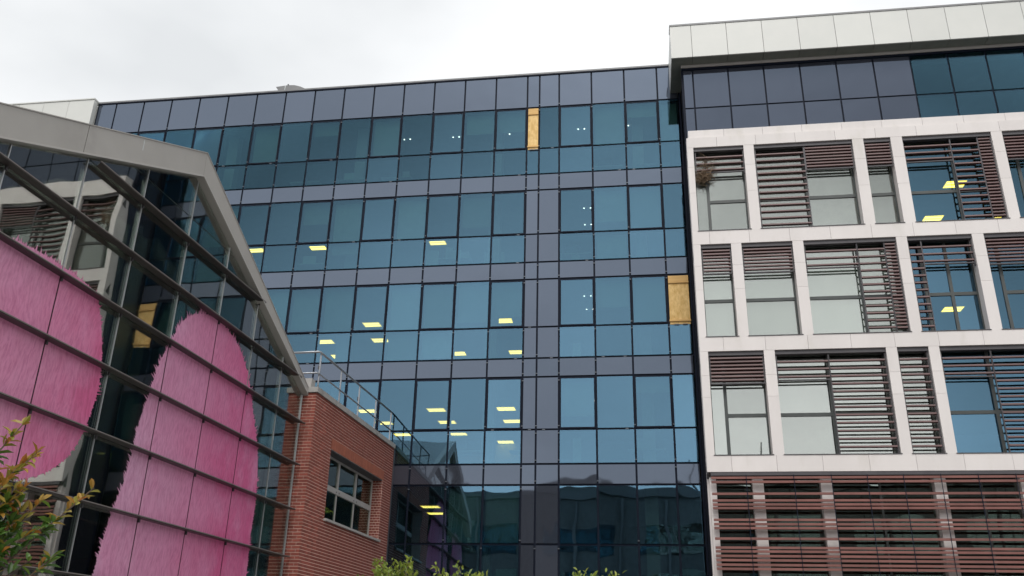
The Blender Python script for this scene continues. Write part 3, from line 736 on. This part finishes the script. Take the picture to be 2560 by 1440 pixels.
for c in range(courses):
    z1 = ZT-.004-c*P_; z0 = z1-P_+.019
    # right face
    s = SC-(0.0)
    first = True
    while s < SE-.02:
        L = rb.choice((.23, .23, .23, .11, .17)) if not first else (.23 if c % 2 else .11)
        e = min(SE, s+L)
        if SE-e < .05: e = SE
        a, b = s, e-(.014 if e < SE else 0); s = e
        solo = (c >= NSOL and z1 > WZ1+.0 and b > WS0-.02 and a < WS1+.04)      # soldier course zone
        inwin = (z0 < WZ1-.0 and z1 > WZ0+.0)
        if solo: 
            if a < WS0-.02: pieces.append((XW-m_-.002, XW+rb.uniform(-.002, .002), a, WS0-.03, z0, z1))
            elif b > WS1+.04: pieces.append((XW-m_-.002, XW+rb.uniform(-.002, .002), WS1+.05, b, z0, z1))
            continue
        if inwin and b > WS0 and a < WS1:
            if a < WS0-.03: pieces.append((XW-m_-.002, XW, a, WS0-.001, z0, z1))
            if b > WS1+.03: pieces.append((XW-m_-.002, XW, WS1+.001, b, z0, z1))
            continue
        xs = XW if first is False else XW
        pieces.append((XW-m_-.002, XW+rb.uniform(-.002, .002), a+(.112 if first and False else 0), b, z0, z1)); first = False
    # front face
    x = XW-m_-.004; k = 0
    while x > -.35:
        L = (.23 if (c+k) % 2 == 0 else .11) if k == 0 else .23
        pieces.append((x-L+.011, x, SC-rb.uniform(0, .003), SC+m_+.002, z0, z1)); x -= L; k += 1
    # far reveal of the window (faces the lens)
    if z0 > WZ0 and z1 < WZ1:
        off = .11 if c % 2 else .055
        for xa, xb in ((XW-.012-off, XW-.014), (XW-.012-off-.121, XW-.012-off-.011), (XW-.40, XW-.012-off-.132)):
            pieces.append((xa, xb, WS1-.010, WS1+.002, z0, z1))
# the bricks that show largest are separate, the others joined
def seen(p):
    x, s, z = (p[0]+p[1])/2, (p[2]+p[3])/2, p[4]
    if z < 1.75: return -1
    front = p[3]-p[2] < .03
    if front and (p[2] > 25 or x < .03): return -1
    area = ((p[1]-p[0])*.9 if front else (p[3]-p[2])*.42)*(p[5]-p[4])
    return area/((s*s+106)*1.0)
pieces.sort(key=seen, reverse=True)
for p in pieces[:300]: D.box('brick', 'brick_clay', *p)
D.boxes('brickwork', 'brick_clay', pieces[300:])
s = WS0-.02
sold = []
while s < WS1+.03: sold.append((XW-m_-.002, XW+rb.uniform(0, .003), s, s+.064, WZ1+.004, ZT-.004-NSOL*P_)); s += .078
for p in sold: D.box('soldier_brick', 'brick_soldier', *p)
D.box('lintel_soffit', 'dark_channel', -.3, XW-.02, WS0, WS1, WZ1-.03, WZ1-.002)
D.box('coping', 'coping_stone', -.6, XW+.05, SC-.05, SE, ZT+.002, ZT+.15)
D.box('coping', 'coping_stone', -8, -.601, SC-.05, SC+.4, ZT+.002, ZT+.15)
D.box('parapet_cap', 'coping_stone', -.1, .22, SC+.0, SC+.26, ZT+.152, ZT+.42)
xf = XW-.33
w = D.box('window_frame', 'aluminium_frame', xf-.06, xf, WS0, WS0+.07, WZ0+.03, WZ1-.03)
zt = WZ0+(WZ1-WZ0)*.52
D.box('frame_bar', 'aluminium_frame', xf-.06, xf, WS1-.09, WS1-.012, WZ0+.03, WZ1-.03, parent=w)
D.box('frame_bar', 'aluminium_frame', xf-.06, xf-.002, WS0+.07, WS1-.09, WZ0+.03, WZ0+.09, parent=w)
D.box('frame_bar', 'aluminium_frame', xf-.06, xf-.002, WS0+.07, WS1-.09, WZ1-.09, WZ1-.031, parent=w)
D.box('frame_bar', 'aluminium_frame', xf-.05, xf+.02, WS0+.07, WS1-.09, zt-.08, zt+.08, parent=w)
e3 = [WS0+.07, WS0+.07+(WS1-WS0-.16)/3, WS0+.07+(WS1-WS0-.16)*2/3, WS1-.09]
for q in (1, 2):
    D.box('frame_bar', 'aluminium_frame', xf-.05, xf+.012, e3[q]-.055, e3[q]+.055, zt+.081, WZ1-.09, parent=w)
    D.box('frame_bar', 'aluminium_frame', xf-.05, xf+.002, e3[q]-.025, e3[q]+.025, WZ0+.09, zt-.081, parent=w)
    for dz in (-.02,):
        for ds in (-.12, .12): D.box('bolt', 'dark_channel', xf+.02, xf+.03, e3[q]+ds-.02, e3[q]+ds+.02, zt+dz-.02, zt+dz+.02, parent=w)
for q in range(3):
    D.box('pane', 'shop_glass', xf-.035, xf-.025, e3[q]+.02, e3[q+1]-.02, WZ0+.085, zt-.075, parent=w)
    D.box('pane', 'shop_glass', xf-.035, xf-.025, e3[q]+.02, e3[q+1]-.02, zt+.075, WZ1-.085, parent=w)
D.box('window_sill', 'aluminium_frame', xf-.02, XW+.09, WS0-.06, WS1-.01, WZ0-.035, WZ0+.028)
D.box('corner_flashing', 'dark_channel', -.1, XW+.02, SE+.002, SE+.12, G, ZT+.1)
ceiling = (-2.2, 26.0)
t = Thing('ceiling_light', 'glowing yellow panel added to imitate a faint reflection in the brick annex window', 'ceiling light', (-3.2, 25.6, 5.3), 'added glow panels in the brick annex', frame=FR)
t.box('diffuser', 'panel_light', -3.5, -2.9, 25.3, 26.5, 5.30, 5.32)  # added emitter, stands in for a faint reflection on the window

# roof railing along the brick parapet
R = Thing('roof_railing', 'grey steel handrail along the brick annex parapet', 'railing', (.26, 26.3, ZT+.15), frame=FR)
for z, rr in ((8.11, .032), (7.48, .024)):
    R.tube('handrail' if z > 8 else 'midrail', 'steel_rail', [(-1.6, 22.95, z), (.22, 22.95, z), (.258, 22.99, z), (.258, 29.85, z)], rr)
for s in (23.05, 24.71, 26.36, 28.0, 29.67):
    R.box('post', 'steel_rail', .235, .281, s-.012, s+.012, ZT+.15, 8.09)
R.box('post', 'steel_rail', -.62, -.596, 22.93, 22.97, ZT+.15, 8.09)
for s in (23.05, 26.36): R.box('bracket', 'dark_channel', .21, .234, s-.03, s+.03, 7.62, 7.72)

# ------------------------------------------------------------------ building across the street (seen only as a reflection in the lower glass)
O = Thing('opposite_building', 'dark building across the street mirrored in the lowest blue panes', 'building', (0, -22, G))
O.box('wall', 'opposite_wall', -60, 60, -32, -16, G, 13.5)
O.box('parapet', 'opposite_trim', -60, 60, -15.99, -15.8, 13.0, 13.65)
for k in range(14):
    for z in (1.0, 4.6, 8.4): O.box('window_pane', 'shop_glass', -56+8*k, -50.5+8*k, -15.99, -15.95, z, z+2.4)
O.box('roof_plant', 'opposite_wall', -9, -4, -26, -18, 13.5, 14.3)
for x in (4.0, 9.5): O.tube('mast', 'opposite_wall', [(x, -17, 13.5), (x+.2, -17, 16.4)], .06)
for k in range(30): O.box('facade_fin', 'opposite_trim', -58+4*k, -57.8+4*k, -15.95, -15.7, G, 12.8)

# ------------------------------------------------------------------ shrubs
def leaf_mesh(name, mat, L=.06, W=.022, fold=.3):
    me = bpy.data.meshes.new(name)
    v = [(0, 0, 0), (W*.5, L*.3, W*fold), (W*.5, L*.65, W*fold), (0, L, -.004), (-W*.5, L*.65, W*fold), (-W*.5, L*.3, W*fold), (0, L*.5, 0)]
    me.from_pydata(v, [], [(0, 1, 6), (1, 2, 6), (2, 3, 6), (3, 4, 6), (4, 5, 6), (5, 0, 6)]); me.materials.append(MATS[mat]); return me
def leaf_matrix(p, d, rn, sc):
    d = d.normalized(); side = d.cross(Vector((rn.gauss(0, .4), rn.gauss(0, .4), 1))).normalized(); up = side.cross(d)
    M = Matrix((side, d, up)).transposed().to_4x4(); return Matrix.Translation(p) @ M @ Matrix.Scale(sc, 4)
def joined_leaves(t, name, mat, items, src):
    v, f = [], []
    sv = [x.co.copy() for x in src.vertices]; sf = [tuple(p.vertices) for p in src.polygons]
    for M in items:
        b = len(v); v += [M @ x for x in sv]; f += [tuple(b+i for i in q) for q in sf]
    return t.mesh(name, mat, v, f, stuff=True)
rl = random.Random(21)
S = Thing('photinia_shrub', 'leafy shrub with orange-red young shoots at the lower left, close to the lens', 'shrub', (-2.62, 2.86, G))
base = Vector((-2.62, 2.86, G)); lg, ly = leaf_mesh('leaf', 'leaf_green'), leaf_mesh('leaf_young_blade', 'leaf_young', .055, .018)
near, far_g = [], []
tips = [(-2.43, 2.98, .70), (-2.37, 3.02, .62), (-2.33, 3.05, .80), (-2.30, 3.02, .60), (-2.22, 3.10, .52), (-2.07, 3.18, .58), (-2.17, 3.12, .44), (-2.20, 3.08, .30),
        (-2.14, 3.14, .33), (-2.30, 3.0, .22), (-2.40, 2.95, .45), (-2.32, 3.04, .40), (-2.36, 2.98, .10), (-2.26, 3.03, .05), (-2.45, 2.9, .85), (-2.24, 3.06, .70),
        (-2.28, 3.05, .50), (-2.34, 3.0, .30), (-2.38, 3.03, .52), (-2.25, 3.07, .18)]
for _ in range(34): tips.append((rl.uniform(-2.50, -2.26), 2.98+rl.uniform(-.06, .10), rl.uniform(.02, .62)))
for _ in range(26): tips.append((-2.62+rl.gauss(0, .2), 2.86+rl.gauss(0, .2), rl.uniform(-.6, .75)))
for k, tp in enumerate(tips):
    tp = Vector(tp); z = max(G+.2, tp.z-rl.uniform(.35, .7)); a = Vector((base.x+rl.gauss(0, .05), base.y+rl.gauss(0, .05), z))
    mid = a.lerp(tp, .55)+Vector((0, 0, -.03)); S.tube('branch', 'bark', [Vector((base.x, base.y, max(G, z-.5))), a, mid, tp], [.012, .009, .005, .0025], seg=5)
    for q in range(46):
        u = rl.uniform(.25, 1)**.6; p = a.lerp(mid, u*2) if u < .5 else mid.lerp(tp, u*2-1)
        d = (tp-a).normalized()*.6 + Vector((rl.gauss(0, .6), rl.gauss(0, .6), rl.gauss(.1, .5)))
        young = u > .78 and rl.random() < (.9 if tp.z > .5 else .22)
        M = leaf_matrix(p, d, rl, rl.uniform(.6, 1.1))
        (near if k < 20 and u > .42 else far_g).append((M, young))
ng = [x for x in near][:295]; far_g += near[295:]
for M, yv in ng:
    o = bpy.data.objects.new('leaf', ly if yv else lg); COL.objects.link(o); o.parent = S.e
    o.matrix_local = Matrix.Translation(-S.org) @ M
joined_leaves(S, 'foliage', 'leaf_green', [M for M, yv in far_g if not yv], lg)
joined_leaves(S, 'young_foliage', 'leaf_young', [M for M, yv in far_g if yv], ly)
S.tube('trunk', 'bark', [base, base+Vector((.02, .01, .6)), base+Vector((.0, .02, 1.2)), base+Vector((.02, 0, 1.7))], [.035, .03, .022, .012])

def small_tree(px, py, top, rad, seed, label):
    rn = random.Random(seed)
    t = Thing('leafy_shrub', label, 'shrub', (px, py, G), 'lime green shrubs at the foot of the glass building')
    b = Vector((px, py, G)); c = Vector((px, py, top-rad*1.1))
    t.tube('trunk', 'bark', [b, b+Vector((.03, 0, (c.z-G)*.5)), c], [.06, .045, .025])
    src = leaf_mesh('spray', 'leaf_lime', .085, .034); items = []
    heads = [c+Vector((rn.gauss(0, rad*.45), rn.gauss(0, rad*.45), rn.uniform(-rad*.9, rad*.75))) for _ in range(34)]
    heads += [Vector((px+rn.uniform(-rad, rad)*.8, py+rn.gauss(0, .1), top-abs(rn.gauss(0, .12)))) for _ in range(9)]
    for h in heads:
        a = c.lerp(h, .1)+Vector((0, 0, -rad*.5)); t.tube('branch', 'bark', [a, a.lerp(h, .6)+Vector((0, 0, -.02)), h], [.012, .008, .004], seg=5)
        for _ in range(58):
            u = rn.uniform(.25, 1.05); p = a.lerp(h, u)+Vector((rn.gauss(0, .045), rn.gauss(0, .045), rn.gauss(0, .03)))
            d = (h-a).normalized()*.5+Vector((rn.gauss(0, .6), rn.gauss(0, .6), rn.gauss(.35, .4))); items.append(leaf_matrix(p, d, rn, rn.uniform(.7, 1.3)))
    joined_leaves(t, 'crown', 'leaf_lime', items, src)
small_tree(-3.92, 14.55, 1.46, .52, 31, 'lime green shrub at the foot of the brick annex corner')
small_tree(-2.95, 14.75, 1.36, .48, 32, 'lime green shrub in front of the dark glass, second from the brick annex')
small_tree(-.62, 15.0, 1.34, .55, 33, 'lime green shrub tip below the dark glass, nearest the white building')
